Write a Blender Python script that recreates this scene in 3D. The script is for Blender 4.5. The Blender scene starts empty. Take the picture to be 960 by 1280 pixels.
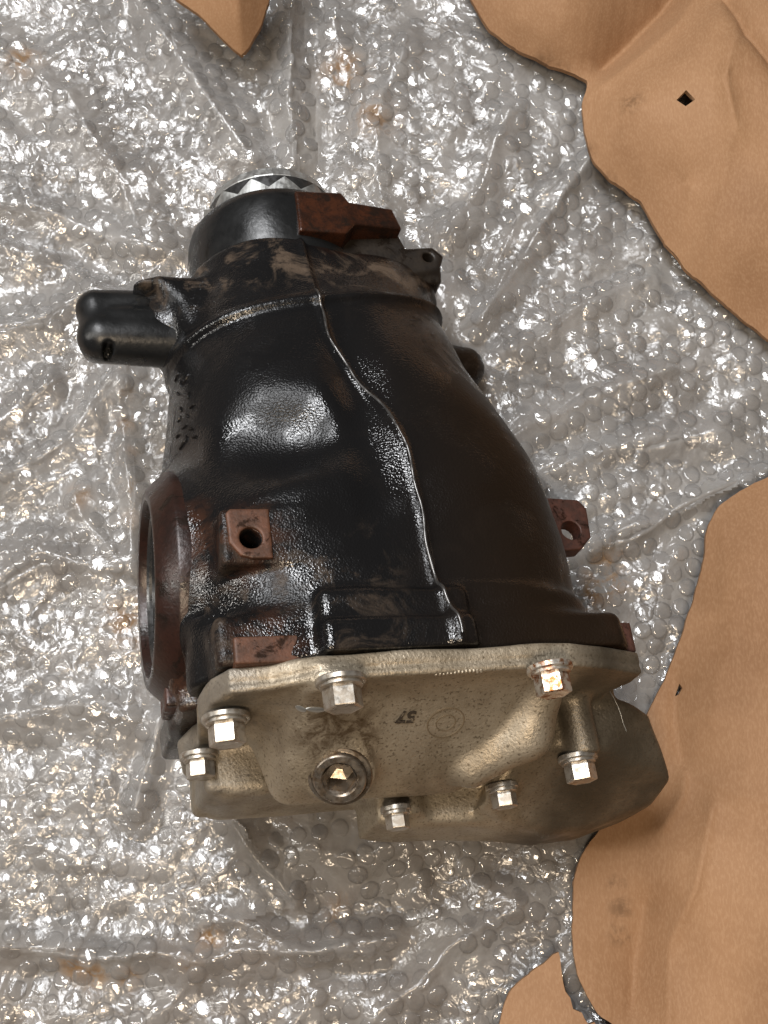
import bpy, bmesh, math, random
import numpy as np
from mathutils import Vector, Matrix, noise as mnoise
from mathutils.geometry import delaunay_2d_cdt

rad = math.radians
scene = bpy.context.scene
col = scene.collection
random.seed(4)
rng = np.random.default_rng(11)
S = 0.001                                             # shapes are worked out in millimetres

# ------------------------------------------------------------------ camera
TILT, DIST, FPX = rad(14), 590.0, 1500.0              # FPX: focal length in pixels of a 960 x 1280 frame
AIM = np.array([0, 0, 130.0])
FW = np.array([0, math.sin(TILT), -math.cos(TILT)])
UP = np.array([0, math.cos(TILT), math.sin(TILT)])
RT = np.array([1.0, 0, 0])
CAM = AIM - DIST * FW
cd = bpy.data.cameras.new('camera')
cd.sensor_width = 36.0
cd.lens = 36.0 * FPX / 1280.0
cd.clip_start = 0.01
cd.clip_end = 50
cam = bpy.data.objects.new('camera', cd)
col.objects.link(cam)
cam.location = CAM * S
cam.rotation_euler = (TILT, 0, 0)
scene.camera = cam

# ------------------------------------------------------------------ light
world = bpy.data.worlds.new('World')
scene.world = world
world.use_nodes = True
bg = world.node_tree.nodes['Background']
bg.inputs[0].default_value = (1.0, 0.95, 0.9, 1)
bg.inputs[1].default_value = 0.045

def lamp(name, loc, aim, sx, sy, power, color):
    d = bpy.data.lights.new(name, 'AREA')
    d.shape = 'RECTANGLE'
    d.size, d.size_y = sx, sy
    d.energy = power
    d.color = color
    o = bpy.data.objects.new(name, d)
    col.objects.link(o)
    o.location = loc
    o.rotation_euler = (Vector(aim) - Vector(loc)).to_track_quat('-Z', 'Y').to_euler()
    return o

lamp('ceiling_lamp', (-0.42, 0.70, 1.75), (0, 0, 0.1), 0.50, 1.00, 36, (0.97, 0.98, 1.0))
lamp('workshop_lamp', (-0.05, -0.62, 1.70), (0.05, -0.05, 0.1), 0.40, 0.30, 15, (1.0, 0.80, 0.58))
lamp('glint_lamp', (-1.15, -0.05, 1.30), (0, 0, 0.05), 0.10, 1.2, 10, (1.0, 0.96, 0.9))  # added unseen strip light, gives the film streaky glints

scene.view_settings.view_transform = 'Standard'
scene.view_settings.look = 'None'
scene.view_settings.exposure = -0.05
scene.view_settings.gamma = 1.0
scene.cycles.max_bounces = 9
scene.cycles.transparent_max_bounces = 14
scene.cycles.caustics_reflective = False
scene.cycles.caustics_refractive = False

# ------------------------------------------------------------------ frames
def rx(a): c, s = math.cos(a), math.sin(a); return np.array([[1, 0, 0], [0, c, -s], [0, s, c]])
def ry(a): c, s = math.cos(a), math.sin(a); return np.array([[c, 0, s], [0, 1, 0], [-s, 0, c]])
def rz(a): c, s = math.cos(a), math.sin(a); return np.array([[c, -s, 0], [s, c, 0], [0, 0, 1]])

def ray(px, py):
    return FW + RT * (px - 480) / FPX - UP * (py - 640) / FPX

def ground_at(px, py, z):
    """surveyed position (mm) of a spot of the photograph that stands z mm above the floor"""
    d = ray(px, py)
    return CAM + d * (z - CAM[2]) / d[2]

# the axle unit lies nose down and rolled on its right side
ROT = rz(rad(7.5)) @ rx(rad(-11)) @ ry(rad(16))
ORG = ground_at(540, 819, 190) - ROT @ np.array([0, 0, 75.0])

# ------------------------------------------------------------------ object helpers
def link(name, me, mat=None, parent=None):
    o = bpy.data.objects.new(name, me)
    col.objects.link(o)
    if mat is not None and me is not None and not me.materials:
        me.materials.append(mat)
    if parent is not None:
        o.parent = parent
    return o

def tag(o, label=None, cat=None, group=None, kind=None):
    if label: o['label'] = label
    if cat: o['category'] = cat
    if group: o['group'] = group
    if kind: o['kind'] = kind
    return o

def mesh_np(name, verts, faces, smooth=True):
    me = bpy.data.meshes.new(name)
    verts = np.asarray(verts, np.float32)
    faces = np.asarray(faces, np.int32)
    n = faces.shape[1]
    me.vertices.add(len(verts))
    me.vertices.foreach_set('co', verts.ravel())
    me.loops.add(faces.size)
    me.loops.foreach_set('vertex_index', faces.ravel())
    me.polygons.add(len(faces))
    me.polygons.foreach_set('loop_start', np.arange(0, faces.size, n, dtype=np.int32))
    me.update(calc_edges=True)
    me.validate()
    me.polygons.foreach_set('use_smooth', np.full(len(me.polygons), bool(smooth)))
    return me

# ------------------------------------------------------------------ material helpers
class NT:
    def __init__(self, name):
        self.m = bpy.data.materials.new(name)
        self.m.use_nodes = True
        self.t = self.m.node_tree
        self.t.nodes.clear()
        self.out = self.t.nodes.new('ShaderNodeOutputMaterial')
        self.tc = None
    def n(self, kind, **kw):
        nd = self.t.nodes.new('ShaderNode' + kind)
        for k, v in kw.items():
            if hasattr(nd, k) and k not in nd.inputs:
                setattr(nd, k, v)
            else:
                self.set(nd, k, v)
        return nd
    def set(self, nd, k, v):
        s = nd.inputs[k]
        if hasattr(v, 'is_output') or isinstance(v, bpy.types.NodeSocket):
            self.t.links.new(v, s)
        else:
            s.default_value = v
    def co(self):
        if self.tc is None:
            self.tc = self.t.nodes.new('ShaderNodeTexCoord').outputs['Object']
        return self.tc
    def noise(self, scale, detail=4, rough=0.55, dist=0.0, vec=None):
        nd = self.n('TexNoise')
        self.set(nd, 'Vector', vec if vec is not None else self.co())
        nd.inputs['Scale'].default_value = scale
        nd.inputs['Detail'].default_value = detail
        nd.inputs['Roughness'].default_value = rough
        nd.inputs['Distortion'].default_value = dist
        return nd.outputs['Fac']
    def ramp(self, fac, a, b, va=0.0, vb=1.0):
        nd = self.n('MapRange')
        nd.interpolation_type = 'SMOOTHSTEP'
        self.set(nd, 'Value', fac)
        for k, v in (('From Min', a), ('From Max', b), ('To Min', va), ('To Max', vb)):
            self.set(nd, k, v)
        return nd.outputs['Result']
    def math(self, op, a, b=0.0):
        nd = self.n('Math'); nd.operation = op
        for i, v in enumerate((a, b)):
            if isinstance(v, bpy.types.NodeSocket): self.t.links.new(v, nd.inputs[i])
            else: nd.inputs[i].default_value = v
        return nd.outputs[0]
    def mix(self, fac, a, b):
        nd = self.n('Mix'); nd.data_type = 'RGBA'
        for i, v in ((0, fac), (6, a), (7, b)):
            if isinstance(v, bpy.types.NodeSocket): self.t.links.new(v, nd.inputs[i])
            else: nd.inputs[i].default_value = v if i == 0 else (*v, 1)[:4]
        return nd.outputs[2]
    def xyz(self):
        nd = self.n('SeparateXYZ'); self.t.links.new(self.co(), nd.inputs[0])
        return nd.outputs
    def blob(self, c, r, soft=0.6, vec=None):
        """1 inside a ball round c (metres), 0 outside, for stains that sit at one spot"""
        d = self.n('VectorMath'); d.operation = 'DISTANCE'
        self.t.links.new(vec if vec is not None else self.co(), d.inputs[0]); d.inputs[1].default_value = c
        return self.ramp(d.outputs['Value'], r, r * (1 - soft))
    def bump(self, h, strength, dist):
        nd = self.n('Bump')
        nd.inputs['Strength'].default_value = strength
        nd.inputs['Distance'].default_value = dist
        self.t.links.new(h, nd.inputs['Height'])
        return nd.outputs[0]
    def principled(self, color, rough, metal=0.0, normal=None, spec=0.5, coat=0.0, coat_rough=0.1):
        p = self.n('BsdfPrincipled')
        for k, v in (('Base Color', color), ('Roughness', rough), ('Metallic', metal), ('Specular IOR Level', spec),
                     ('Coat Weight', coat), ('Coat Roughness', coat_rough)):
            if isinstance(v, bpy.types.NodeSocket): self.t.links.new(v, p.inputs[k])
            else: p.inputs[k].default_value = (*v, 1) if k == 'Base Color' else v
        if normal is not None: self.t.links.new(normal, p.inputs['Normal'])
        self.t.links.new(p.outputs[0], self.out.inputs[0])
        return p

def mat_housing():
    a = NT('oily_black_cast_iron')
    cast = a.noise(1050, 1, 0.5)
    cast2 = a.noise(210, 3, 0.5)
    wet = a.ramp(a.noise(22, 4, 0.6, 0.6), 0.44, 0.60)           # 1 = oily and wet
    x, y, z = a.xyz()
    right = a.ramp(x, -0.02, 0.06)
    dust = a.math('MULTIPLY', a.ramp(a.noise(38, 6, 0.7, 0.8), 0.50, 0.66), 1.0)
    collar = a.math('MULTIPLY', a.ramp(y, 0.200, 0.225), a.ramp(y, 0.290, 0.262))
    low = a.math('MULTIPLY', a.ramp(y, 0.075, 0.035), a.ramp(x, 0.0, -0.03))
    dusty = a.math('MULTIPLY', dust, a.math('MAXIMUM', a.math('MAXIMUM', collar, a.math('MULTIPLY', low, 0.5)), 0.02))
    c = a.mix(right, (0.0065, 0.0065, 0.007), (0.012, 0.0075, 0.0045))
    c = a.mix(a.math('MULTIPLY', dusty, 0.75), c, (0.115, 0.085, 0.062))
    rust = a.ramp(a.noise(55, 6, 0.7, 0.4), 0.62, 0.74)
    c = a.mix(a.math('MULTIPLY', rust, a.math('MULTIPLY', right, 0.22)), c, (0.05, 0.024, 0.011))
    bl = None
    for q, r in (((-0.074, 0.056, 0.07), 0.026), ((-0.071, 0.006, 0.07), 0.026), ((-0.098, 0.066, 0.045), 0.03), ((-0.10, 0.02, 0.0), 0.04), ((0.098, 0.09, 0.01), 0.03), ((0.0, 0.262, 0.03), 0.03), ((0.09, 0.008, 0.055), 0.03)):
        b = a.blob(q, r, 0.9)
        bl = b if bl is None else a.math('MAXIMUM', bl, b)
    bl = a.math('MULTIPLY', bl, a.ramp(a.noise(90, 6, 0.75, 0.6), 0.40, 0.60))
    c = a.mix(a.math('MULTIPLY', bl, 0.8), c, (0.065, 0.027, 0.014))
    dryer = a.math('MAXIMUM', dusty, a.math('MULTIPLY', right, 0.28))
    rough = a.ramp(a.math('SUBTRACT', wet, dryer), -0.5, 1.0, 0.36, 0.10)
    h = a.math('ADD', a.math('MULTIPLY', cast, 1.0), a.math('MULTIPLY', cast2, 0.5))
    a.principled(c, rough, 0, a.bump(h, 0.27, 0.0013), a.ramp(a.math('SUBTRACT', wet, dryer), -0.3, 0.9, 0.16, 0.75))
    return a.m

def mat_satin_black():
    a = NT('satin_black_paint')
    sm = a.ramp(a.noise(60, 5, 0.6, 0.5), 0.55, 0.66)
    c = a.mix(sm, (0.009, 0.0095, 0.010), (0.003, 0.003, 0.003))
    a.principled(c, a.ramp(a.noise(45, 4, 0.6), 0.35, 0.65, 0.22, 0.40), 0, a.bump(a.noise(420, 3), 0.22, 0.0006), 0.5)
    return a.m

def mat_rust(name, c1, c2, rough=0.55):
    a = NT(name)
    f = a.ramp(a.noise(120, 6, 0.7, 0.3), 0.35, 0.68)
    g = a.ramp(a.noise(700, 3, 0.6), 0.52, 0.72)
    c = a.mix(f, c1, c2)
    c = a.mix(a.math('MULTIPLY', g, 0.45), c, tuple(0.25 * v for v in c1))
    blk = a.ramp(a.noise(75, 6, 0.7, 0.6), 0.52, 0.62)
    c = a.mix(a.math('MULTIPLY', blk, 0.75), c, (0.012, 0.009, 0.007))
    a.principled(c, a.ramp(blk, 0, 1, rough, 0.25), 0.15, a.bump(a.noise(500, 4), 0.35, 0.0006))
    return a.m

def mat_cover():
    a = NT('dirty_cast_aluminium')
    x, y, z = a.xyz()
    sp = a.ramp(a.noise(780, 2, 0.5), 0.56, 0.70)
    pt = a.noise(26, 6, 0.65, 0.5)
    c = a.mix(a.ramp(pt, 0.38, 0.66), (0.41, 0.352, 0.268), (0.25, 0.205, 0.145))
    c = a.mix(a.math('MULTIPLY', sp, 0.7), c, (0.10, 0.075, 0.045))
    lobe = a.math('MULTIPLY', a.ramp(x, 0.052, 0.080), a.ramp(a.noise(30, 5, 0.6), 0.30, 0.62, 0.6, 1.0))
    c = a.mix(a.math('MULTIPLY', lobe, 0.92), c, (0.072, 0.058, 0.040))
    # oil that ran down from the upper bolt round the plug
    oil = a.math('MAXIMUM', a.blob((-0.040, -0.026, 0.055), 0.026), a.blob((-0.036, -0.030, 0.046), 0.024))
    oil = a.math('MULTIPLY', oil, a.ramp(a.noise(110, 5, 0.7, 0.7), 0.38, 0.62))
    c = a.mix(a.math('MULTIPLY', oil, 0.8), c, (0.075, 0.042, 0.016))
    grey = a.math('MULTIPLY', a.ramp(x, -0.045, -0.085), a.ramp(a.noise(40, 5, 0.6, 0.6), 0.4, 0.62))
    c = a.mix(a.math('MULTIPLY', grey, 0.55), c, (0.20, 0.19, 0.175))
    rough = a.ramp(a.noise(60, 5, 0.6), 0.3, 0.7, 0.40, 0.60)
    h = a.math('ADD', a.noise(650, 3, 0.6), a.math('MULTIPLY', a.noise(150, 3), 0.7))
    a.principled(c, rough, 0.58, a.bump(h, 0.5, 0.0008), 0.5)
    return a.m

def mat_metal(name, color, rough, tint=None):
    a = NT(name)
    c = color
    if tint:
        c = a.mix(a.ramp(a.noise(210, 5, 0.7, 0.5), 0.44, 0.62), color, tint)
    a.principled(c, a.ramp(a.noise(300, 4), 0.3, 0.7, rough * 0.7, rough * 1.3), 0.85, a.bump(a.noise(900, 3), 0.05, 0.0004))
    return a.m

def mat_card():
    a = NT('brown_corrugated_cardboard')
    st = a.n('Mapping'); a.t.links.new(a.co(), st.inputs[0]); st.inputs['Scale'].default_value = (1.0, 0.35, 1.0)
    st.inputs['Rotation'].default_value = (0, 0, 0.35)
    fib = a.noise(900, 3, 0.6, 0.0, st.outputs[0])
    pt = a.noise(9, 5, 0.6, 0.4)
    c = a.mix(a.ramp(pt, 0.35, 0.68), (0.315, 0.178, 0.094), (0.245, 0.132, 0.067))
    c = a.mix(a.math('MULTIPLY', a.ramp(fib, 0.40, 0.70), 0.13), c, (0.62, 0.42, 0.26))
    sp = a.ramp(a.noise(1500, 2, 0.5), 0.66, 0.76)
    c = a.mix(a.math('MULTIPLY', sp, 0.5), c, (0.20, 0.10, 0.05))
    dirt = a.ramp(a.noise(34, 6, 0.7, 0.5), 0.62, 0.76)
    c = a.mix(a.math('MULTIPLY', dirt, 0.35), c, (0.22, 0.12, 0.06))
    pos = a.n('NewGeometry').outputs['Position']
    sm = None
    for px, py, z, r in ((772, 1108, 28, 9), (776, 1135, 28, 10), (772, 1168, 27, 9), (780, 1175, 27, 6), (845, 850, 34, 8), (838, 885, 34, 7), (790, 128, 56, 12), (735, 190, 32, 9), (760, 226, 32, 8), (680, 78, 34, 12), (700, 88, 34, 9), (870, 222, 60, 6)):
        b = a.blob(tuple(ground_at(px, py, z) * S), r * S, 0.9, pos)
        sm = b if sm is None else a.math('MAXIMUM', sm, b)
    sm = a.math('MULTIPLY', sm, a.ramp(a.noise(130, 5, 0.7, 0.5), 0.38, 0.62))
    c = a.mix(a.math('MULTIPLY', sm, 0.7), c, (0.13, 0.07, 0.035))
    fl = a.n('TexWave'); fl.inputs['Scale'].default_value = 45; fl.inputs['Distortion'].default_value = 0.6; fl.inputs['Detail'].default_value = 2
    a.t.links.new(st.outputs[0], fl.inputs['Vector'])
    p = a.principled(c, 0.62, 0, a.bump(a.math('ADD', a.math('ADD', fib, a.math('MULTIPLY', fl.outputs['Fac'], 1.6)), a.math('MULTIPLY', a.noise(120, 5, 0.6), 2.5)), 0.10, 0.0006), 0.15)
    return a.m

STAIN_SHADE_SPOTS = [(157, 490, 9), (158, 530, 10), (159, 570, 10), (161, 610, 10), (163, 650, 10), (166, 690, 9), (100, 620, 12), (755, 722, 22), (765, 700, 14), (738, 745, 16), (90, 1213, 16), (115, 1222, 14),
          (262, 1172, 13), (240, 1196, 12), (160, 1228, 12), (420, 1140, 16), (165, 780, 26), (30, 80, 20), (430, 90, 26), (470, 150, 24)]  # stains, and one spot of painted shade left of the side flange
def mat_film(name, haze, tint, rough, gloss, crink, cap, clear):
    """thin clear plastic: lets most light through, glints, a little milky"""
    a = NT(name)
    rdg = lambda sc, ds: a.math('ABSOLUTE', a.math('SUBTRACT', a.noise(sc, 2, 0.5, ds), 0.5))
    cr = a.math('ADD', a.math('MULTIPLY', rdg(170, 0.6), 1.0), a.math('MULTIPLY', rdg(60, 1.0), 4.0))
    nrm = a.bump(cr, crink, 0.0022)
    lw = a.n('Fresnel'); lw.inputs['IOR'].default_value = 1.55
    a.t.links.new(nrm, lw.inputs['Normal'])
    dust = a.ramp(a.noise(14, 5, 0.65, 0.6), 0.36, 0.66, 0.6, 1.35)
    # oil and rust on the film, plus shade painted beside the side flange
    o1 = a.math('MULTIPLY', a.ramp(a.noise(60, 5, 0.7, 0.8), 0.60, 0.70), a.ramp(a.noise(7, 2, 0.5), 0.56, 0.66))
    pos = a.n('NewGeometry').outputs['Position']
    st = None
    for px, py, r in STAIN_SHADE_SPOTS:
        q = ground_at(px, py, 16) * S
        b = a.blob(tuple(q), r * S, 0.85, pos)
        st = b if st is None else a.math('MAXIMUM', st, b)
    st = a.math('MULTIPLY', st, a.ramp(a.noise(95, 5, 0.65, 0.8), 0.40, 0.58))
    o1 = a.math('MAXIMUM', a.math('MULTIPLY', o1, 0.35), st)
    cc = a.mix(a.math('MULTIPLY', o1, 0.85), tint, (0.36, 0.19, 0.055))
    dif = a.n('BsdfDiffuse'); a.t.links.new(cc, dif.inputs[0]); a.t.links.new(nrm, dif.inputs['Normal'])
    trl = a.n('BsdfTranslucent'); a.t.links.new(cc, trl.inputs[0])
    m0 = a.n('MixShader'); m0.inputs[0].default_value = 0.4
    a.t.links.new(dif.outputs[0], m0.inputs[1]); a.t.links.new(trl.outputs[0], m0.inputs[2])
    tr = a.n('BsdfTransparent'); tr.inputs[0].default_value = (clear, clear, clear, 1)
    gl = a.n('BsdfGlossy'); gl.inputs['Roughness'].default_value = rough
    a.t.links.new(nrm, gl.inputs['Normal'])
    m1 = a.n('MixShader')
    a.t.links.new(a.math('MINIMUM', a.math('ADD', a.math('MULTIPLY', dust, haze), a.math('MULTIPLY', o1, 0.45)), 1.0), m1.inputs[0])
    a.t.links.new(tr.outputs[0], m1.inputs[1]); a.t.links.new(m0.outputs[0], m1.inputs[2])
    m2 = a.n('MixShader')
    a.t.links.new(a.math('MINIMUM', a.math('MULTIPLY', lw.outputs[0], gloss), cap), m2.inputs[0])
    a.t.links.new(m1.outputs[0], m2.inputs[1]); a.t.links.new(gl.outputs[0], m2.inputs[2])
    a.t.links.new(m2.outputs[0], a.out.inputs[0])
    return a.m

def mat_plain(name, c, rough, spec=0.5):
    a = NT(name)
    k = a.mix(a.ramp(a.noise(40, 5, 0.6), 0.35, 0.65), c, tuple(0.75 * v for v in c))
    a.principled(k, rough, 0, a.bump(a.noise(300, 3), 0.2, 0.0005), spec)
    return a.m

M_HOUSE = mat_housing()
M_SATIN = mat_satin_black()
M_RUST = mat_rust('rusty_machined_iron', (0.115, 0.049, 0.027), (0.06, 0.028, 0.016))
M_RUSTLUG = mat_rust('dull_red_rust', (0.085, 0.032, 0.021), (0.045, 0.02, 0.014))
M_RING = mat_rust('red_brown_flange', (0.028, 0.0115, 0.008), (0.016, 0.008, 0.006), 0.34)
M_OILRUST = mat_rust('oily_orange_rust', (0.055, 0.019, 0.009), (0.02, 0.010, 0.007), 0.25)
M_COVER = mat_cover()
M_BOLT = mat_metal('zinc_bolt', (0.50, 0.47, 0.42), 0.36, (0.36, 0.31, 0.25))
M_RUSTBOLT = mat_metal('rust_spotted_bolt', (0.66, 0.62, 0.55), 0.4, (0.26, 0.10, 0.03))
M_PLUG = mat_metal('brownish_steel_plug', (0.30, 0.26, 0.215), 0.34, (0.2, 0.15, 0.105))
M_SILVER = mat_metal('pale_silver_steel', (0.50, 0.51, 0.50), 0.45, (0.4, 0.4, 0.39))
M_DARKSTEEL = mat_metal('dark_steel', (0.12, 0.12, 0.12), 0.3)
M_SEAL = mat_plain('black_rubber', (0.012, 0.012, 0.012), 0.3)
def mat_ink():
    a = NT('worn_black_ink')
    a.principled(a.mix(a.ramp(a.noise(330, 5, 0.7), 0.54, 0.70), (0.035, 0.026, 0.018), (0.30, 0.25, 0.18)), 0.6)
    return a.m
M_INK = mat_ink()
M_CAST = mat_rust('grey_brown_cast_iron', (0.026, 0.020, 0.015), (0.014, 0.011, 0.009), 0.45)
M_GRIME = mat_plain('brown_grime', (0.16, 0.12, 0.075), 0.5)
M_SEAM = mat_metal('seam_highlight', (0.16, 0.155, 0.15), 0.3)  # lighter tone paints the wet highlight along the worn seam
M_CARD = mat_card()
M_FLOOR = mat_plain('brown_grey_floor', (0.26, 0.205, 0.165), 0.7)
M_FILM = mat_film('clear_film_lower', 0.54, (0.54, 0.525, 0.505), 0.20, 1.3, 0.26, 0.5, 0.96)
M_FILM2 = mat_film('clear_film_upper', 0.24, (0.86, 0.85, 0.835), 0.18, 1.35, 0.24, 0.35, 0.985)
M_BUBBLE = mat_film('clear_bubble_film', 0.11, (0.93, 0.92, 0.91), 0.08, 1.7, 0.12, 0.50, 0.988)

# ------------------------------------------------------------------ signed distance modelling for the castings
def grid(lo, hi, res):
    ax = [np.arange(l, h + res, res, dtype=np.float32) for l, h in zip(lo, hi)]
    return np.meshgrid(*ax, indexing='ij', sparse=True)

def surface_nets(F, lo, res):
    ins = F < 0
    nx, ny, nz = F.shape
    c = np.zeros((nx - 1, ny - 1, nz - 1), np.int8)
    offs = [(i, j, k) for i in (0, 1) for j in (0, 1) for k in (0, 1)]
    for i, j, k in offs:
        c += ins[i:nx - 1 + i, j:ny - 1 + j, k:nz - 1 + k]
    act = (c > 0) & (c < 8)
    cells = np.argwhere(act)
    idx = -np.ones(act.shape, np.int64)
    idx[act] = np.arange(len(cells))
    val = {o: F[cells[:, 0] + o[0], cells[:, 1] + o[1], cells[:, 2] + o[2]] for o in offs}
    acc = np.zeros((len(cells), 3)); cnt = np.zeros(len(cells))
    for a in offs:
        for ax in range(3):
            if a[ax]: continue
            b = list(a); b[ax] = 1; b = tuple(b)
            fa, fb = val[a], val[b]
            m = (fa < 0) != (fb < 0)
            t = np.where(m, fa / np.where(m, fa - fb, 1), 0)
            p = np.zeros((len(cells), 3)) + np.array(a)
            p[:, ax] = t
            acc[m] += p[m]; cnt[m] += 1
    V = (cells + acc / cnt[:, None]) * res + np.array(lo)
    quads = []
    for ax in range(3):
        o1, o2 = [k for k in range(3) if k != ax]
        sl_a = [slice(1, -1)] * 3; sl_b = [slice(1, -1)] * 3
        sl_a[ax] = slice(0, -1); sl_b[ax] = slice(1, None)
        A, B = ins[tuple(sl_a)], ins[tuple(sl_b)]
        e = np.argwhere(A != B)
        flip = A[tuple(e.T)]
        base = e.copy(); base[:, o1] += 1; base[:, o2] += 1
        q = []
        for d1, d2 in ((1, 1), (0, 1), (0, 0), (1, 0)):
            cc = base.copy(); cc[:, o1] -= d1; cc[:, o2] -= d2
            q.append(idx[tuple(cc.T)])
        q = np.stack(q, 1)
        if ax == 1: flip = ~flip
        q[~flip] = q[~flip][:, ::-1]
        quads.append(q)
    Q = np.concatenate(quads)
    Q = Q[(Q >= 0).all(1)]
    return V, Q

def casting(name, f, lo, hi, res, mat, parent):
    U, V, W = grid(lo, hi, res)
    F = np.asarray(f(U, V, W), np.float32)
    v, q = surface_nets(F, lo, res)
    return link(name, mesh_np(name, v * S, q), mat, parent)

def smin(a, b, k):
    h = np.maximum(k - np.abs(a - b), 0) / k
    return np.minimum(a, b) - h * h * k * 0.25
def smax(a, b, k): return -smin(-a, -b, k)
def box(U, V, W, c, h, r=2.0, R=None):
    p = [U - c[0], V - c[1], W - c[2]]
    if R is not None:
        p = [R[0][i] * p[0] + R[1][i] * p[1] + R[2][i] * p[2] for i in range(3)]
    q = [np.abs(p[i]) - (h[i] - r) for i in range(3)]
    return (np.sqrt(sum(np.maximum(k, 0) ** 2 for k in q)) + np.minimum(np.maximum(np.maximum(q[0], q[1]), q[2]), 0) - r)
def capsule(U, V, W, a, b, ra, rb=None):
    rb = ra if rb is None else rb
    a = np.array(a, float); b = np.array(b, float); d = b - a; L2 = d @ d
    t = np.clip(((U - a[0]) * d[0] + (V - a[1]) * d[1] + (W - a[2]) * d[2]) / L2, 0, 1)
    return np.sqrt((U - a[0] - t * d[0]) ** 2 + (V - a[1] - t * d[1]) ** 2 + (W - a[2] - t * d[2]) ** 2) - (ra + (rb - ra) * t)
def cyl(U, V, W, a, b, ra, rb=None, k=2.0):
    rb = ra if rb is None else rb
    a = np.array(a, float); b = np.array(b, float); d = b - a; L = math.sqrt(d @ d); d = d / L
    t = (U - a[0]) * d[0] + (V - a[1]) * d[1] + (W - a[2]) * d[2]
    r2 = (U - a[0]) ** 2 + (V - a[1]) ** 2 + (W - a[2]) ** 2 - t * t
    rr = ra + (rb - ra) * np.clip(t / L, 0, 1)
    return smax(np.sqrt(np.maximum(r2, 0)) - rr, np.abs(t - L / 2) - L / 2, k)
def ball(U, V, W, c, r):
    e = np.array(r, float)
    return (np.sqrt(((U - c[0]) / e[0]) ** 2 + ((V - c[1]) / e[1]) ** 2 + ((W - c[2]) / e[2]) ** 2) - 1) * e.min()
def poly2(X, Y, pts):
    """signed distance to a closed polygon in the X, Y plane"""
    pts = np.array(pts, float); n = len(pts)
    X, Y = np.broadcast_arrays(X, Y)
    d = np.full(X.shape, 1e9, np.float32); s = np.ones(X.shape, np.float32)
    for i in range(n):
        a, b = pts[i], pts[i - 1]
        ex, ey = b - a
        wx, wy = X - a[0], Y - a[1]
        t = np.clip((wx * ex + wy * ey) / (ex * ex + ey * ey), 0, 1)
        d = np.minimum(d, (wx - ex * t) ** 2 + (wy - ey * t) ** 2)
        c1, c2, c3 = Y >= a[1], Y < b[1], ex * wy > ey * wx
        f = (c1 & c2 & c3) | (~c1 & ~c2 & ~c3)
        s = np.where(f, -s, s)
    return s * np.sqrt(d)
def interp(V, xs, ys):
    """smooth curve through knots"""
    xs = np.array(xs, float); ys = np.array(ys, float)
    m = np.gradient(ys, xs)
    i = np.clip(np.searchsorted(xs, V) - 1, 0, len(xs) - 2)
    h = xs[i + 1] - xs[i]
    t = np.clip((V - xs[i]) / h, 0, 1)
    return ((2 * t**3 - 3 * t**2 + 1) * ys[i] + (t**3 - 2 * t**2 + t) * h * m[i]
            + (-2 * t**3 + 3 * t**2) * ys[i + 1] + (t**3 - t**2) * h * m[i + 1]).astype(np.float32)

# ================================================================== THE SETTING
me = mesh_np('ground', [(-3, -3, 0), (3, -3, 0), (3, 3, 0), (-3, 3, 0)], [(0, 1, 2, 3)], False)
tag(link('ground', me, M_FLOOR), kind='structure')

# ---- noise for the crumpled film
def gnoise(x, y, seed):
    r = np.random.default_rng(seed)
    N = 256
    ang = r.uniform(0, 2 * math.pi, (N, N)); gx, gy = np.cos(ang), np.sin(ang)
    xi = np.floor(x).astype(int); yi = np.floor(y).astype(int)
    fx, fy = x - xi, y - yi
    u = fx**3 * (fx * (fx * 6 - 15) + 10); v = fy**3 * (fy * (fy * 6 - 15) + 10)
    def g(i, j):
        a, b = (xi + i) % N, (yi + j) % N
        return gx[a, b] * (fx - i) + gy[a, b] * (fy - j)
    return (g(0, 0) * (1 - u) + g(1, 0) * u) * (1 - v) + (g(0, 1) * (1 - u) + g(1, 1) * u) * v

FOLDS = [  # crests of the folds as the photograph shows them: spots, height, width
    ([(598, 400), (680, 280), (765, 160)], 9, 6), ([(610, 330), (650, 270), (700, 225)], 6, 5), ([(640, 445), (720, 390), (800, 355)], 6, 6),
    ([(560, 300), (600, 220), (640, 150)], 6, 7), ([(480, 250), (470, 160), (500, 60)], 6, 9), ([(620, 560), (720, 500), (830, 470)], 6, 7),
    ([(650, 600), (760, 560), (900, 540)], 5, 6), ([(740, 690), (850, 640), (970, 585)], 8, 5), ([(368, -20), (366, 100), (372, 205)], 10, 6),
    ([(170, -20), (230, 90), (320, 210)], 9, 9), ([(-20, 250), (110, 285), (240, 330)], 7, 8), ([(-20, 310), (90, 340), (130, 370)], 7, 7),
    ([(-20, 420), (60, 400), (105, 375)], 8, 8), ([(160, 455), (163, 580), (170, 700)], 7, 5), ([(-20, 610), (70, 560), (150, 480)], 8, 8),
    ([(100, 620), (130, 660), (145, 700)], 6, 6), ([(-20, 740), (60, 700), (170, 720)], 6, 10), ([(205, 905), (190, 960), (172, 1010)], 9, 5),
    ([(290, 1030), (330, 1080), (372, 1132)], 9, 5), ([(-20, 1185), (120, 1188), (250, 1200), (480, 1175)], 8, 6), ([(270, 1150), (340, 1170), (460, 1195)], 7, 5),
    ([(380, 1060), (440, 1075), (520, 1050)], 6, 9), ([(470, 1280), (560, 1180), (640, 1130)], 6, 8), ([(-20, 900), (90, 880), (170, 900)], 6, 9),
    ([(-20, 60), (80, 120), (200, 300)], 6, 10), ([(60, 480), (0, 530), (-30, 560)], 6, 6), ([(420, 30), (450, 120), (440, 210)], 5, 7),
]
FW_LINES = [(np.array([ground_at(px, py, 14)[:2] for px, py in pts]), h, s) for pts, h, s in FOLDS]

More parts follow.
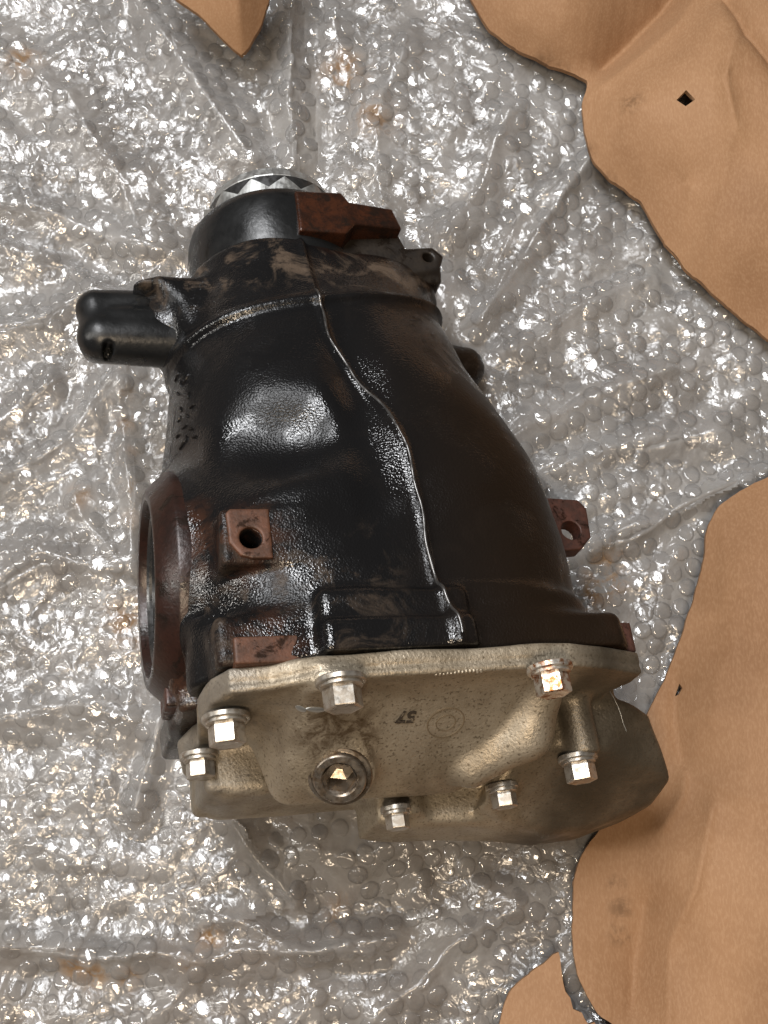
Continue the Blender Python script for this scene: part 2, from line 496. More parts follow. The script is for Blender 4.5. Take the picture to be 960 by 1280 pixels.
def seg_dist(x, y, pts):
    d = np.full(np.shape(x), 1e9)
    for a, b in zip(pts[:-1], pts[1:]):
        e = b - a
        t = np.clip(((x - a[0]) * e[0] + (y - a[1]) * e[1]) / (e @ e), 0, 1)
        d = np.minimum(d, np.hypot(x - a[0] - t * e[0], y - a[1] - t * e[1]))
    return d

FOOT = [ORG + ROT @ np.array(p) for p in ((0, 30, -40), (-20, 180, -30), (-35, 290, -20))]

def wrap_h(x, y, seed=0, lift=0.0, crumple=1.0):
    wx = x + 9 * gnoise(x / 45, y / 45, 50 + seed); wy = y + 9 * gnoise(x / 45 + 7, y / 45 + 3, 51 + seed)
    h = 9 + lift + 7 * gnoise(wx / 130, wy / 130, 1 + seed)
    h += crumple * 5.5 * (0.5 - np.abs(gnoise(wx / 42, wy / 42, 2 + seed))) * 1.6
    h += crumple * 3.2 * (0.5 - np.abs(gnoise(wx / 17, wy / 17, 3 + seed)))
    h += crumple * 1.5 * (0.5 - np.abs(gnoise(wx / 7, wy / 7, 4 + seed)))
    for pts, a, s in FW_LINES:
        d = seg_dist(wx, wy, pts)
        h += 0.9 * a * np.exp(-d / s) - 0.35 * a * np.exp(-((d - 2.6 * s) / (1.4 * s)) ** 2)
    press = np.exp(-(seg_dist(x, y, np.array([f[:2] for f in FOOT])) / 62) ** 4)
    h = h * (1 - 0.72 * press)
    return np.maximum(h, 1.2 + 0.4 * lift)

# dome shapes that all bubbles share
def bubble_mesh(k):
    r = random.Random(100 + k)
    segs, rings = 14, 3
    vs, fs = [], []
    hgt = r.uniform(0.46, 0.62)
    ph = r.uniform(0, 6)
    dent = [(r.uniform(0, 6.28), r.uniform(0.3, 0.8), r.uniform(0.05, 0.26)) for _ in range(2)]
    for i in range(rings):
        rr_, zz_ = ((1.0, 0.0), (0.93, 0.72), (0.66, 1.0))[i]
        for j in range(segs):
            t = 2 * math.pi * j / segs
            q = rr_ * (1 + 0.05 * math.sin(2 * t + ph) + 0.02 * math.sin(5 * t + ph))
            z = zz_ * hgt
            x, y = q * math.cos(t), q * math.sin(t)
            for dt, dr, dd in dent:
                z -= dd * math.exp(-((x - dr * math.cos(dt)) ** 2 + (y - dr * math.sin(dt)) ** 2) / 0.12) * (i > 0)
            vs.append((x, y, z))
    vs.append((0, 0, hgt * r.uniform(0.75, 1.0)))
    top = len(vs) - 1
    for i in range(rings - 1):
        for j in range(segs):
            a, b = i * segs + j, i * segs + (j + 1) % segs
            fs.append((a, b, b + segs)); fs.append((a, b + segs, a + segs))
    for j in range(segs):
        fs.append(((rings - 1) * segs + j, (rings - 1) * segs + (j + 1) % segs, top))
    return np.array(vs), np.array(fs)
BUBBLES = [bubble_mesh(k) for k in range(9)]
BUBBLE_ME = []
for k, (v, f) in enumerate(BUBBLES):
    b = mesh_np('bubble', v * 0.001, f); b.materials.append(M_BUBBLE); BUBBLE_ME.append(b)

def inside(x, y, poly):
    c = np.zeros(np.shape(x), bool)
    n = len(poly)
    for i in range(n):
        x1, y1 = poly[i]; x2, y2 = poly[i - 1]
        with np.errstate(divide='ignore', invalid='ignore'):
            c ^= ((y1 > y) != (y2 > y)) & (x < (x2 - x1) * (y - y1) / (y2 - y1 + 1e-12) + x1)
    return c

HIDE = [ground_at(px, py, 20)[:2] for px, py in ((240, 260), (340, 210), (560, 330), (690, 600), (780, 800), (820, 1000), (720, 1040), (280, 1020), (190, 860), (190, 600), (110, 440), (110, 370))]

def bubble_wrap(poly, seed, lift, crumple, mat, res, pitch, ang, n_parts, label, skip=()):
    hf = lambda x, y: wrap_h(x, y, seed, lift, crumple)
    lo, hi = poly.min(0), poly.max(0)
    xs = np.arange(lo[0], hi[0] + res, res); ys = np.arange(lo[1], hi[1] + res, res)
    X, Y = np.meshgrid(xs, ys, indexing='ij')
    wob = 4 * gnoise(X / 22, Y / 22, 70 + seed)
    m = inside(X + wob, Y + wob, poly)
    Z = hf(X, Y)
    ids = -np.ones(X.shape, np.int64); ids[m] = np.arange(m.sum())
    q = np.stack([ids[:-1, :-1], ids[1:, :-1], ids[1:, 1:], ids[:-1, 1:]], -1).reshape(-1, 4)
    q = q[(q >= 0).all(1)]
    t = link('bubble_wrap', None)
    tag(t, label, 'bubble wrap', 'crumpled bubble wrap sheets under the differential')
    c0 = np.array([*(lo + hi) / 2, 0])
    t.location = c0 * S
    V = np.stack([X[m], Y[m], Z[m]], -1) - c0
    link('film', mesh_np('film', V * S, q), mat, t)
    # bubbles in rows
    span = float(np.hypot(*(hi - lo))) / 2
    n = int(span / pitch) + 2
    ca, sa = math.cos(ang), math.sin(ang)
    sp = []
    for i in range(-n, n + 1):
        for j in range(-int(n * 1.16) - 1, int(n * 1.16) + 2):
            a = (i + 0.5 * (j & 1)) * pitch; b = j * pitch * 0.866
            sp.append((c0[0] + ca * a - sa * b, c0[1] + sa * a + ca * b))
    sp = np.array(sp)
    sp = sp + np.stack([gnoise(sp[:, 0] / 60, sp[:, 1] / 60, 80 + seed), gnoise(sp[:, 0] / 60 + 9, sp[:, 1] / 60, 81 + seed)], -1) * 6
    sp = sp[inside(sp[:, 0], sp[:, 1], poly)]
    for q in skip:
        sp = sp[~inside(sp[:, 0], sp[:, 1], q)]
    e = 1.5
    z = hf(sp[:, 0], sp[:, 1])
    gx = (hf(sp[:, 0] + e, sp[:, 1]) - hf(sp[:, 0] - e, sp[:, 1])) / (2 * e)
    gy = (hf(sp[:, 0], sp[:, 1] + e) - hf(sp[:, 0], sp[:, 1] - e)) / (2 * e)
    sx = 480 + FPX * (sp[:, 0] - CAM[0]) / 720
    vis = ~inside(sp[:, 0], sp[:, 1], HIDE)
    view = np.array([ground_at(px, py, 15)[:2] for px, py in ((5, 5), (590, 5), (735, 110), (740, 220), (950, 430), (955, 580), (860, 720), (800, 900), (715, 1060), (690, 1180), (620, 1270), (5, 1270))])
    vis &= inside(sp[:, 0], sp[:, 1], view)
    rnd = rng.uniform(size=(len(sp), 4))
    r = pitch * 0.485 * (0.94 + 0.12 * rnd[:, 0])
    flat = np.where(rnd[:, 1] < 0.33, 0.15 + 0.7 * rnd[:, 1], 0.55 + 0.5 * rnd[:, 2])
    keep = rnd[:, 0] + 0.6 * gnoise(sp[:, 0] / 50, sp[:, 1] / 50, 90 + seed) > 0.0
    flat = np.where(keep, flat, 0.0)
    order = np.argsort(-(r * flat * vis))
    parts = set(order[:n_parts].tolist())
    bulkv, bulkf, off = [], [], 0
    for k in range(len(sp)):
        if not keep[k]: continue
        g = np.array([gx[k], gy[k]]); g *= min(1, 0.9 / (np.hypot(*g) + 1e-6))
        nrm = Vector((-g[0], -g[1], 1)).normalized()
        rot = nrm.to_track_quat('Z', 'Y').to_matrix() @ Matrix.Rotation(rnd[k, 3] * 6.28, 3, 'Z')
        mi = int(rnd[k, 2] * 8.99)
        P = np.array([sp[k, 0], sp[k, 1], z[k] - 0.5]) - c0
        sc = np.array([r[k], r[k], r[k] * flat[k]])
        if k in parts:
            o = link('bubble', BUBBLE_ME[mi], None, t)
            o.matrix_local = Matrix.Translation(Vector(P * S)) @ rot.to_4x4() @ Matrix.Diagonal((*sc, 1))
        else:
            v, f = BUBBLES[mi]
            bulkv.append(((v * sc) @ np.array(rot).T + P) * S); bulkf.append(f + off); off += len(v)
    o = link('bubble_rows', mesh_np('bubble_rows', np.concatenate(bulkv), np.concatenate(bulkf)), M_BUBBLE, t)
    tag(o, kind='stuff')
    return t

G = lambda *pts: np.array([ground_at(px, py, 12)[:2] for px, py in pts])
LEFT_SHEET = G((-90, -90), (372, -90), (366, 90), (378, 230), (420, 420), (430, 700), (330, 900), (250, 930), (372, 1138), (300, 1150), (120, 1186), (-90, 1180))
RIGHT_SHEET = G((372, -90), (700, -90), (735, 130), (760, 230), (990, 440), (1010, 575), (860, 640), (738, 694), (640, 560), (520, 330), (400, 240))
COVERED = [G((800, -90), (800, 200), (1000, 400), (1060, 400), (1060, -90)), G((960, 660), (1060, 640), (1060, 1360), (800, 1360), (800, 1080), (900, 900)), G((330, 330), (560, 350), (660, 600), (660, 780), (300, 800), (290, 500))]
bubble_wrap(G((-90, -90), (1060, -90), (1060, 1360), (-90, 1360)), 0, 0, 1.0, M_FILM, 1.5, 11.2, 0.22, 130,
            'lowest and largest crumpled sheet of clear bubble wrap, showing along the bottom', [LEFT_SHEET, RIGHT_SHEET] + COVERED)
bubble_wrap(LEFT_SHEET, 20, 4.5, 1.0, M_FILM2, 1.6, 11.2, 0.95, 100, 'clear bubble wrap sheet left of the differential, folded edge above its nose', COVERED)
bubble_wrap(RIGHT_SHEET, 40, 4.0, 0.9, M_FILM2, 1.6, 11.4, 0.5, 70, 'clear bubble wrap sheet right of the differential with streaked folds', COVERED)

# ================================================================== CARDBOARD
def tps(ctrl):
    P = np.array([c[:2] for c in ctrl]) / 100; z = np.array([c[2] for c in ctrl], float)
    n = len(P)
    def U(r2): return np.where(r2 > 1e-12, r2 * np.log(r2 + 1e-12), 0)
    K = U(((P[:, None] - P[None]) ** 2).sum(-1)) + 0.12 * np.eye(n)
    A = np.zeros((n + 3, n + 3)); A[:n, :n] = K; A[:n, n] = 1; A[:n, n + 1:] = P; A[n:, :n] = A[:n, n:].T
    w = np.linalg.solve(A, np.concatenate([z, np.zeros(3)]))
    def f(x, y):
        q = np.stack([x, y], -1) / 100
        return U(((q[:, None] - P[None]) ** 2).sum(-1)) @ w[:n] + w[n] + q @ w[n + 1:]
    return f

def cardboard(name, outline, inner, creases, holes, label, seed, ragged=0.9, thick=3.2):
    r = np.random.default_rng(seed)
    ctrl = [ground_at(*p) for p in outline + inner]
    zf = tps([tuple(c) for c in ctrl])
    cl = [(np.array([ground_at(px, py, z)[:2] for px, py, z in pts]), a, s) for pts, a, s in creases]
    def height(x, y):
        h = zf(x, y)
        for pts, a, s in cl:
            d = seg_dist(x, y, pts)
            h = h + a * np.exp(-(np.sqrt(d * d + 1.5) - 1.2) / s)
        return h + 0.4 * gnoise(x / 35, y / 35, seed) + 0.15 * gnoise(x / 11, y / 11, seed + 1)
    ring = []
    P = [ground_at(*p)[:2] for p in outline]
    n = len(P)
    for i in range(n):
        a, b = P[i], P[(i + 1) % n]
        p0, p3 = P[i - 1], P[(i + 2) % n]
        k = max(1, int(np.hypot(*(b - a)) / 3.0))
        sm = np.hypot(*(b - a)) < 70
        for j in range(k):
            t = j / k
            q = a + (b - a) * t
            if sm:  # rounded run through the spots
                m0 = 0.35 * (b - p0) * min(1, np.hypot(*(b - a)) / (np.hypot(*(b - p0)) + 1e-6) * 1.4)
                m1 = 0.35 * (p3 - a) * min(1, np.hypot(*(b - a)) / (np.hypot(*(p3 - a)) + 1e-6) * 1.4)
                q = (2*t**3 - 3*t**2 + 1) * a + (t**3 - 2*t**2 + t) * m0 + (-2*t**3 + 3*t**2) * b + (t**3 - t**2) * m1
            ring.append(q + r.normal(0, 0.10 * ragged, 2) + ragged * 0.9 * np.array([gnoise(np.array([q[0] / 10]), np.array([q[1] / 10]), seed)[0], gnoise(np.array([q[0] / 10 + 5]), np.array([q[1] / 10]), seed + 2)[0]]))
    ring = np.array(ring)
    hl = []
    for h in holes:
        hl.append(np.array([ground_at(*p)[:2] for p in h]))
    lo, hi = ring.min(0), ring.max(0)
    X, Y = np.meshgrid(np.arange(lo[0], hi[0], 4.0), np.arange(lo[1], hi[1], 4.0), indexing='ij')
    pts = np.stack([X.ravel(), Y.ravel()], -1) + r.uniform(-1, 1, (X.size, 2))
    k = inside(pts[:, 0], pts[:, 1], ring)
    k &= np.min(np.hypot(pts[:, None, 0] - ring[None, :, 0], pts[:, None, 1] - ring[None, :, 1]), 1) > 2.0
    pts = pts[k]
    for pl, a, s in cl:
        pts = pts[seg_dist(pts[:, 0], pts[:, 1], pl) > 5.0]
    for pl, a, s in cl:   # points along each crease keep it sharp
        for p, q in zip(pl[:-1], pl[1:]):
            m = int(np.hypot(*(q - p)) / 2.0) + 1
            nrm2 = np.array([-(q - p)[1], (q - p)[0]]) / (np.hypot(*(q - p)) + 1e-9)
            for off in (-3.2, -1.4, 0, 1.4, 3.2):
                pts = np.concatenate([pts, p + (q - p) * (np.arange(m) / m)[:, None] + nrm2 * off])
    pts = pts[inside(pts[:, 0], pts[:, 1], ring)]
    pts = pts[np.min(np.hypot(pts[:, None, 0] - ring[None, :, 0], pts[:, None, 1] - ring[None, :, 1]), 1) > 1.2]
    for h in hl:
        pts = pts[~inside(pts[:, 0], pts[:, 1], h)]
    allp = np.concatenate([ring] + hl + [pts])
    faces, s = [list(range(len(ring)))], len(ring)
    edges = [(i, (i + 1) % len(ring)) for i in range(len(ring))]
    for h in hl:
        edges += [(s + i, s + (i + 1) % len(h)) for i in range(len(h))]
        s += len(h)
    vo, eo, fo, *_ = delaunay_2d_cdt([Vector(p) for p in allp], edges, [], 0, 1e-4)
    vo = np.array([tuple(v) for v in vo]); fo = np.array(fo)
    cen = vo[fo].mean(1)
    k = inside(cen[:, 0], cen[:, 1], ring)
    for h in hl: k &= ~inside(cen[:, 0], cen[:, 1], h)
    fo = fo[k]
    c0 = np.array([*vo.mean(0), 0])
    V = np.concatenate([vo, height(vo[:, 0], vo[:, 1])[:, None]], 1) - c0
    B = V - np.array([0, 0, thick]); nv = len(V)
    e = np.concatenate([fo[:, [0, 1]], fo[:, [1, 2]], fo[:, [2, 0]]])
    key = {}
    for p, q in e.tolist():
        key[(p, q)] = 1
    rim = np.array([(p, q) for p, q in key if (q, p) not in key])
    used = np.unique(rim); mp = {u: i for i, u in enumerate(used.tolist())}
    rp = np.array([[mp[p], mp[q]] for p, q in rim.tolist()])
    nu = len(used)
    mid = (V[used] + B[used]) / 2 + r.normal(0, 0.25, (nu, 3))
    VV = np.concatenate([V, B, V[used], mid, B[used]])
    b0 = 2 * nv
    tri = [fo, fo[:, ::-1] + nv]
    for k0, k1 in ((b0, b0 + nu), (b0 + nu, b0 + 2 * nu)):
        p, q = rp[:, 0], rp[:, 1]
        tri += [np.stack([p + k0, p + k1, q + k1], 1), np.stack([p + k0, q + k1, q + k0], 1)]
    o = link(name, mesh_np(name, VV * S, np.concatenate(tri)), M_CARD)
    o.location = c0 * S
    tag(o, label, 'cardboard', 'torn cardboard around the bubble wrap')
    return o

cardboard('torn_cardboard',
    [(560, -120, 55), (575, -40, 44), (592, 5, 38), (612, 38, 34), (645, 66, 31), (685, 84, 33), (735, 96, 38), (728, 128, 34), (731, 172, 31), (742, 202, 31), (765, 228, 30), (800, 255, 30),
     (832, 305, 30), (862, 343, 30), (908, 384, 30), (960, 424, 32), (1060, 480, 36), (1120, 300, 60), (1120, -120, 90)],
    [(700, 20, 62), (660, 0, 58), (780, 55, 42), (830, 0, 46), (800, 130, 62), (820, 210, 50), (890, 120, 72), (930, 300, 58), (960, 200, 70), (760, 160, 48), (900, 20, 76), (760, 0, 58)],
    [([(755, 78, 36), (785, 47, 42), (832, -4, 50), (900, -90, 60)], -18, 13), ([(918, -20, 78), (935, 40, 76), (985, 120, 70)], -8, 4), ([(912, 60, 74), (900, 110, 70), (915, 180, 62)], 4, 5),
     ([(845, 210, 55), (850, 230, 50), (862, 225, 50)], -3, 5), ([(905, 95, 74), (908, 200, 64), (895, 300, 56), (880, 350, 45)], 1.6, 3), ([(775, 125, 52), (790, 140, 56), (800, 138, 58)], 1.5, 3),
     ([(750, 110, 40), (790, 75, 50), (850, 20, 64), (880, -30, 72)], 3, 6), ([(650, 20, 52), (700, 50, 52), (740, 60, 46)], 1.2, 4), ([(868, 225, 60), (871, 232, 60)], 1.0, 1.2)],
    [[(846, 124, 68), (857, 114, 68), (868, 127, 68), (857, 133, 68)]],
    'large torn brown cardboard in the upper right, small hole in it', 5)

cardboard('torn_cardboard',
    [(1060, 545, 36), (960, 596, 32), (925, 614, 30), (898, 634, 29), (884, 662, 28), (879, 695, 27), (868, 742, 27), (850, 800, 27), (832, 850, 26), (806, 900, 26), (790, 960, 24), (762, 1020, 22), (742, 1046, 22),
     (724, 1076, 23), (717, 1110, 23), (716, 1150, 26), (717, 1190, 30), (722, 1218, 34), (735, 1245, 37), (748, 1268, 39), (768, 1282, 40), (771, 1290, 40), (752, 1292, 40), (744, 1278, 40), (735, 1281, 39), (728, 1266, 38), (716, 1262, 36), (712, 1248, 35),
     (706, 1240, 34), (704, 1220, 33), (698, 1190, 30), (684, 1200, 29), (660, 1218, 27), (640, 1236, 28), (629, 1258, 30), (620, 1300, 34), (600, 1390, 45), (1120, 1390, 60), (1120, 900, 70)],
    [(930, 720, 52), (900, 850, 42), (850, 920, 32), (820, 1010, 26), (800, 1100, 31), (780, 1200, 26), (850, 1100, 50), (960, 1000, 60), (930, 1200, 60), (690, 1290, 36), (850, 1260, 50), (950, 640, 42)],
    [([(862, 965, 44), (856, 995, 42), (828, 1040, 40)], 4.0, 2.5), ([(895, 1010, 55), (868, 1110, 50), (838, 1180, 44), (830, 1290, 40)], 3.4, 2.2),
     ([(862, 965, 44), (940, 1000, 58), (1010, 1010, 64)], 1.2, 4), ([(812, 1130, 40), (800, 1200, 36), (790, 1260, 32)], -8, 8), ([(850, 850, 34), (848, 905, 34), (862, 965, 42)], -7, 8), ([(905, 660, 38), (915, 800, 46), (890, 900, 46)], 2, 12)],
    [[(850, 868, 36), (855, 852, 36), (858, 858, 36), (854, 866, 36)]],
    'large torn brown cardboard in the lower right, creased and touching the silver cover', 9)

cardboard('torn_cardboard_tip',
    [(190, -90, 75), (215, -8, 62), (248, 22, 52), (276, 52, 44), (292, 66, 41), (302, 72, 40), (313, 64, 40), (326, 40, 44), (336, 8, 50), (345, -40, 58), (350, -100, 70)],
    [(290, 10, 70), (285, -40, 82), (300, 40, 56)], [([(303, 70, 42), (300, 30, 60), (294, -60, 84)], 3, 5)], [],
    'small pointed cardboard tip poking in at the top edge', 13, 0.4)

# ================================================================== THE AXLE UNIT (final drive)
unit = link('axle_differential', None)
unit.matrix_world = Matrix.Translation(Vector(ORG * S)) @ Matrix(ROT.tolist()).to_4x4()
tag(unit, 'oily black car axle differential with silver rear cover lying on bubble wrap', 'differential')

VS = [-5, 20, 50, 78, 100, 122, 147, 173, 199, 236, 268, 300]
UL = [-88, -90, -92, -92, -90, -88, -86, -84, -78, -66, -56, -50]
UR = [88, 90, 91, 91, 88, 82, 73, 63, 57, 53, 49, 44]
WT = [78, 78, 78, 78, 77, 74, 69, 62, 54, 40, 30, 24]
WB = [-78, -78, -80, -80, -78, -74, -68, -60, -54, -50, -44, -40]
EX = [5.0, 4.6, 3.8, 3.4, 3.2, 3.0, 2.9, 2.8, 2.8, 2.8, 2.6, 2.4]
SEAM_V = [-5, 9, 39, 70, 90, 108, 125, 150, 172, 191, 225, 300]
SEAM_U = [9, 9, 5, 4, 3, 1, -4, -15, -22.5, -24, -25, -24]

def housing(U, V, W):
    ul, ur = interp(V, VS, UL), interp(V, VS, UR)
    wt, wb, ex = interp(V, VS, WT), interp(V, VS, WB), interp(V, VS, EX)
    cu, hu = (ul + ur) / 2, (ur - ul) / 2
    cw, hw = (wt + wb) / 2, (wt - wb) / 2
    a = np.abs((U - cu) / hu); b = np.abs((W - cw) / hw)
    body = (np.power(np.power(a, ex) + np.power(b, ex) + 1e-6, 1 / ex) - 1) * np.minimum(hu, hw) * 0.9
    body = smax(body, V - 250, 10)
    # the drive pinion's tube, lying along the left
    d = smin(body, smax(capsule(U, V, W, (-33, 300, -9), (-50, 130, 0), 41, 50), V - 244, 3), 16)
    # hub that carries the side shaft
    d = smin(d, ball(U, V, W, (-52, 68, 6), (52, 58, 62)), 18)
    d = smin(d, cyl(U, V, W, (-60, 66, -4), (-103, 66, -4), 60, 55, 3), 10)
    # hollow between tube and hub
    d = smax(d, -ball(U, V, W, (-66, 110, 77), (32, 17, 17)), 20)
    d = smax(d, -ball(U, V, W, (-14, 185, 78), (12, 75, 16)), 12)
    # collar ahead of the tube
    d = smin(d, cyl(U, V, W, (-33, 205, -8), (-30, 242, -9), 51, 48, 5), 8)
    d = smin(d, box(U, V, W, (14, 236, 2), (42, 16, 20), 9), 10)
    # rib where collar and tube meet
    rib = np.abs(V - (189 + 0.16 * (U + 90))) - 2.6
    d = smin(d, smax(rib, d - 3.0, 3), 4)
    # arm to the left with its sleeve
    d = smin(d, capsule(U, V, W, (-60, 214, 0), (-92, 212, 2), 22, 20), 8)
    web = smax(poly2(U, V, [(-113, 226), (-101, 223), (-93, 214), (-88, 198), (-85, 186), (-50, 196), (-50, 234), (-100, 232)]), np.abs(W - 13) - 14, 7)
    d = smin(d, web, 5)
    # boss block of the upper lug
    d = smin(d, box(U, V, W, (-56, 57, 62), (31, 13.5, 14.5), 2.5), 3)
    # pad and web above the cover bolts
    d = smin(d, box(U, V, W, (-16, 16, 73), (33, 13, 11), 4), 4)
    d = smin(d, box(U, V, W, (-16, 6, 75), (33, 8, 13), 3), 3)
    d = smin(d, box(U, V, W, (-66, 10, 60), (26, 12, 14), 4), 7)
    d = smin(d, cyl(U, V, W, (-86, -2, 40), (-86, 30, 40), 14, 13, 3), 6)
    d = smin(d, cyl(U, V, W, (-88, -2, -22), (-88, 42, -22), 13, 12, 3), 6)
    d = smin(d, box(U, V, W, (50, 7, 67), (40, 9, 12), 4), 6)
    # foot of the flange to the right and left
    d = smin(d, box(U, V, W, (86, 6, 52), (8, 7, 20), 3), 6)
    d = smin(d, box(U, V, W, (-91, 8, -30), (10, 9, 44), 4), 8)
    # small shaft boss on the right
    d = smin(d, capsule(U, V, W, (60, 214, -26), (84, 214, -30), 13), 5)
    # step and bead of the mould seam
    su = interp(V, SEAM_V, SEAM_U)
    du = U - su
    up = np.clip((W + 5) / 20, 0, 1)
    d = d + up * (1.3 / (1 + np.exp(-du / 1.0)) - 1.7 * np.exp(-(du / 1.9) ** 2))
    d = d - 2.2 / (1 + np.exp((V - 34 + 0.05 * U) / 1.2)) * np.clip((U - 4) / 6, 0, 1)
    # uneven, hand-finished casting
    d = d + 0.7 * np.sin(U * 0.083 + 1.1 * np.sin(V * 0.05)) * np.sin(V * 0.071 + 0.8 * np.sin(W * 0.06)) 
    d = smax(d, -V, 1.0)
    # bore of the side shaft
    d = smax(d, -cyl(U, V, W, (-70, 66, -4), (-120, 66, -4), 42), 1.5)
    # hole through the lug
    d = np.maximum(d, -cyl(U, V, W, (-74, 55, 40), (-74, 55, 90), 4.6))
    return d

house = casting('housing', housing, (-130, -4, -95), (124, 312, 100), 1.35, M_HOUSE, unit)

# mould seam: a rounded bead that follows the crown of the casting
from mathutils.bvhtree import BVHTree
def tree_of(o):
    me = o.data
    return BVHTree.FromPolygons([v.co.copy() for v in me.vertices], [tuple(p.vertices) for p in me.polygons])
def tube(name, pts, rad_, mat, parent, segs=8):
    vs, fs = [], []
    for i, p in enumerate(pts):
        d = (pts[min(i + 1, len(pts) - 1)] - pts[max(i - 1, 0)]).normalized()
        a = d.cross(Vector((0.3, 0.1, 1))).normalized(); b = d.cross(a)
        rr = rad_(i) if callable(rad_) else rad_
        for k in range(segs):
            t = 2 * math.pi * k / segs
            vs.append(p + (a * math.cos(t) + b * math.sin(t)) * rr)
        if i:
            for k in range(segs):
                o0, o1 = (i - 1) * segs, i * segs
                fs.append((o0 + k, o0 + (k + 1) % segs, o1 + (k + 1) % segs, o1 + k))
    return link(name, mesh_np(name, [tuple(v) for v in vs], fs), mat, parent)
HT = tree_of(house)
pts = []
for v in np.arange(4, 205, 1.2):
    u = float(interp(np.array([v]), SEAM_V, SEAM_U)[0]) + 0.5 * math.sin(v * 0.21)
    hit = HT.ray_cast(Vector((u, v, 150)) * S, Vector((0, 0, -1)))[0]
    if hit: pts.append(hit)
rs = 0.72 + 0.35 * np.abs(gnoise(np.arange(len(pts)) / 9.0, np.zeros(len(pts)) + 0.3, 77)) * 2
tube('mould_seam', pts, lambda i: rs[i] * 0.0009, M_SEAM, unit)

# raised foundry characters on the left flank
def raised_text(body, size, depth, mat, parent, M4, name, bold=0.0):
    c = bpy.data.curves.new(name, 'FONT')
    c.body = body; c.size = size; c.extrude = depth; c.offset = bold; c.align_x = 'CENTER'; c.align_y = 'CENTER'
    o = bpy.data.objects.new(name, c); col.objects.link(o)
    dg = bpy.context.evaluated_depsgraph_get()
    me = bpy.data.meshes.new_from_object(o.evaluated_get(dg))
    bpy.data.objects.remove(o); bpy.data.curves.remove(c)
    o = link(name, me, mat, parent)
    o.matrix_local = M4
    return o

# ---- lathe helper: profile (radius, height) round +Z
def lathe(name, prof, segs, mat, parent, M4, wave=None, smooth=True):
    vs, fs = [], []
    n = len(prof)
    for j in range(segs):
        t = 2 * math.pi * j / segs
        for i, (r, h) in enumerate(prof):
            k, hh = (r, h) if wave is None else wave(i, j, r, h)
            vs.append((k * math.cos(t) * S, k * math.sin(t) * S, hh * S))
    for j in range(segs):
        a, b = j * n, ((j + 1) % segs) * n
        for i in range(n - 1):
            fs.append((a + i, b + i, b + i + 1, a + i + 1))
    me = mesh_np(name, vs, fs, smooth)
    bm = bmesh.new(); bm.from_mesh(me)
    bmesh.ops.remove_doubles(bm, verts=bm.verts, dist=1e-6)
    if smooth:
        for e in bm.edges:
            if len(e.link_faces) == 2 and e.calc_face_angle(0) > 0.5: e.smooth = False
    bm.to_mesh(me); bm.free()
    o = link(name, me, mat, parent)
    o.matrix_local = M4
    return o

def frame(p, axis, roll=0.0):
    """matrix with +Z along axis at p (mm)"""
    q = Vector(axis).normalized().to_track_quat('Z', 'Y').to_matrix().to_4x4()
    return Matrix.Translation(Vector(p) * S) @ q @ Matrix.Rotation(roll, 4, 'Z')

# side flange with its open bore
lathe('side_flange', [(42, -14), (42, 7), (43, 9.3), (47, 9.6), (48.5, 9), (56.5, 0.5), (57, -1), (57, -6), (50, -8)], 96, M_RING, unit, frame((-102, 66, -4), (-1, 0, 0)))
lathe('shaft_seal', [(41.8, 4), (38, 5), (36, 2), (30, 0), (28, -10), (0.01, -10)], 72, M_SEAL, unit, frame((-100, 66, -4), (-1, 0, 0)))
lathe('bearing_race', [(41.5, 6.2), (39.5, 6.6), (38.6, 5.4), (38.6, 3)], 72, M_DARKSTEEL, unit, frame((-101, 66, -4), (-1, 0, 0)))

# nose: dust shield, toothed drive flange
NA = (-28, 260, -10)
lathe('dust_shield', [(40, -22), (43.5, -20.5), (46, -16), (48, -8), (49.6, 2), (50.2, 11), (49.8, 17), (48.6, 21.5), (46.6, 24.6), (43, 26.3), (30, 27)], 96, M_SATIN, unit, frame(NA, (0, 1, 0)))
def teeth(i, j, r, h):
    tri = abs((j % 8) / 8 - 0.5) * 2
    if i == 2: return r * (1.02 - 0.03 * tri), h + 6.5 * (1 - tri)
    if i == 3: return r * (1.0 - 0.03 * tri), h + 6.5 * (1 - tri)
    return r, h
df = lathe('drive_flange', [(30, 24), (40.5, 26), (41.0, 31), (37.5, 33), (35, 33)], 112, M_SILVER, unit, frame(NA, (0, 1, 0)), teeth, False)
lathe('lock_ring', [(37, 26), (37.4, 42), (35, 43)], 72, M_DARKSTEEL, df, Matrix.Identity(4))
lathe('flange_face', [(32, 42), (35.6, 42.5), (36.2, 44), (35, 49.5), (31.0, 52.5), (0.01, 53)], 22, M_SILVER, df, Matrix.Identity(4), None, False)

# arm
def arm(U, V, W):
    d = smin(capsule(U, V, W, (-80, 221, 3), (-131, 221, 5), 13, 10.5), capsule(U, V, W, (-80, 203, 5), (-128, 203, 6), 15, 13), 7)
    d = smin(d, box(U, V, W, (-107, 212, 1), (31, 16, 13), 7), 5)
    d = smin(d, capsule(U, V, W, (-80, 212, 14), (-122, 211, 12), 5.5), 3)
    d = smax(d, -capsule(U, V, W, (-146, 213, 40), (-146, 213, -30), 5), 2)
    d = smax(d, -capsule(U, V, W, (-126, 191, 30), (-126, 193, 6), 2.6), 1.5)
    return d
casting('mounting_arm', arm, (-148, 186, -18), (-80, 234, 26), 0.9, M_SATIN, unit)

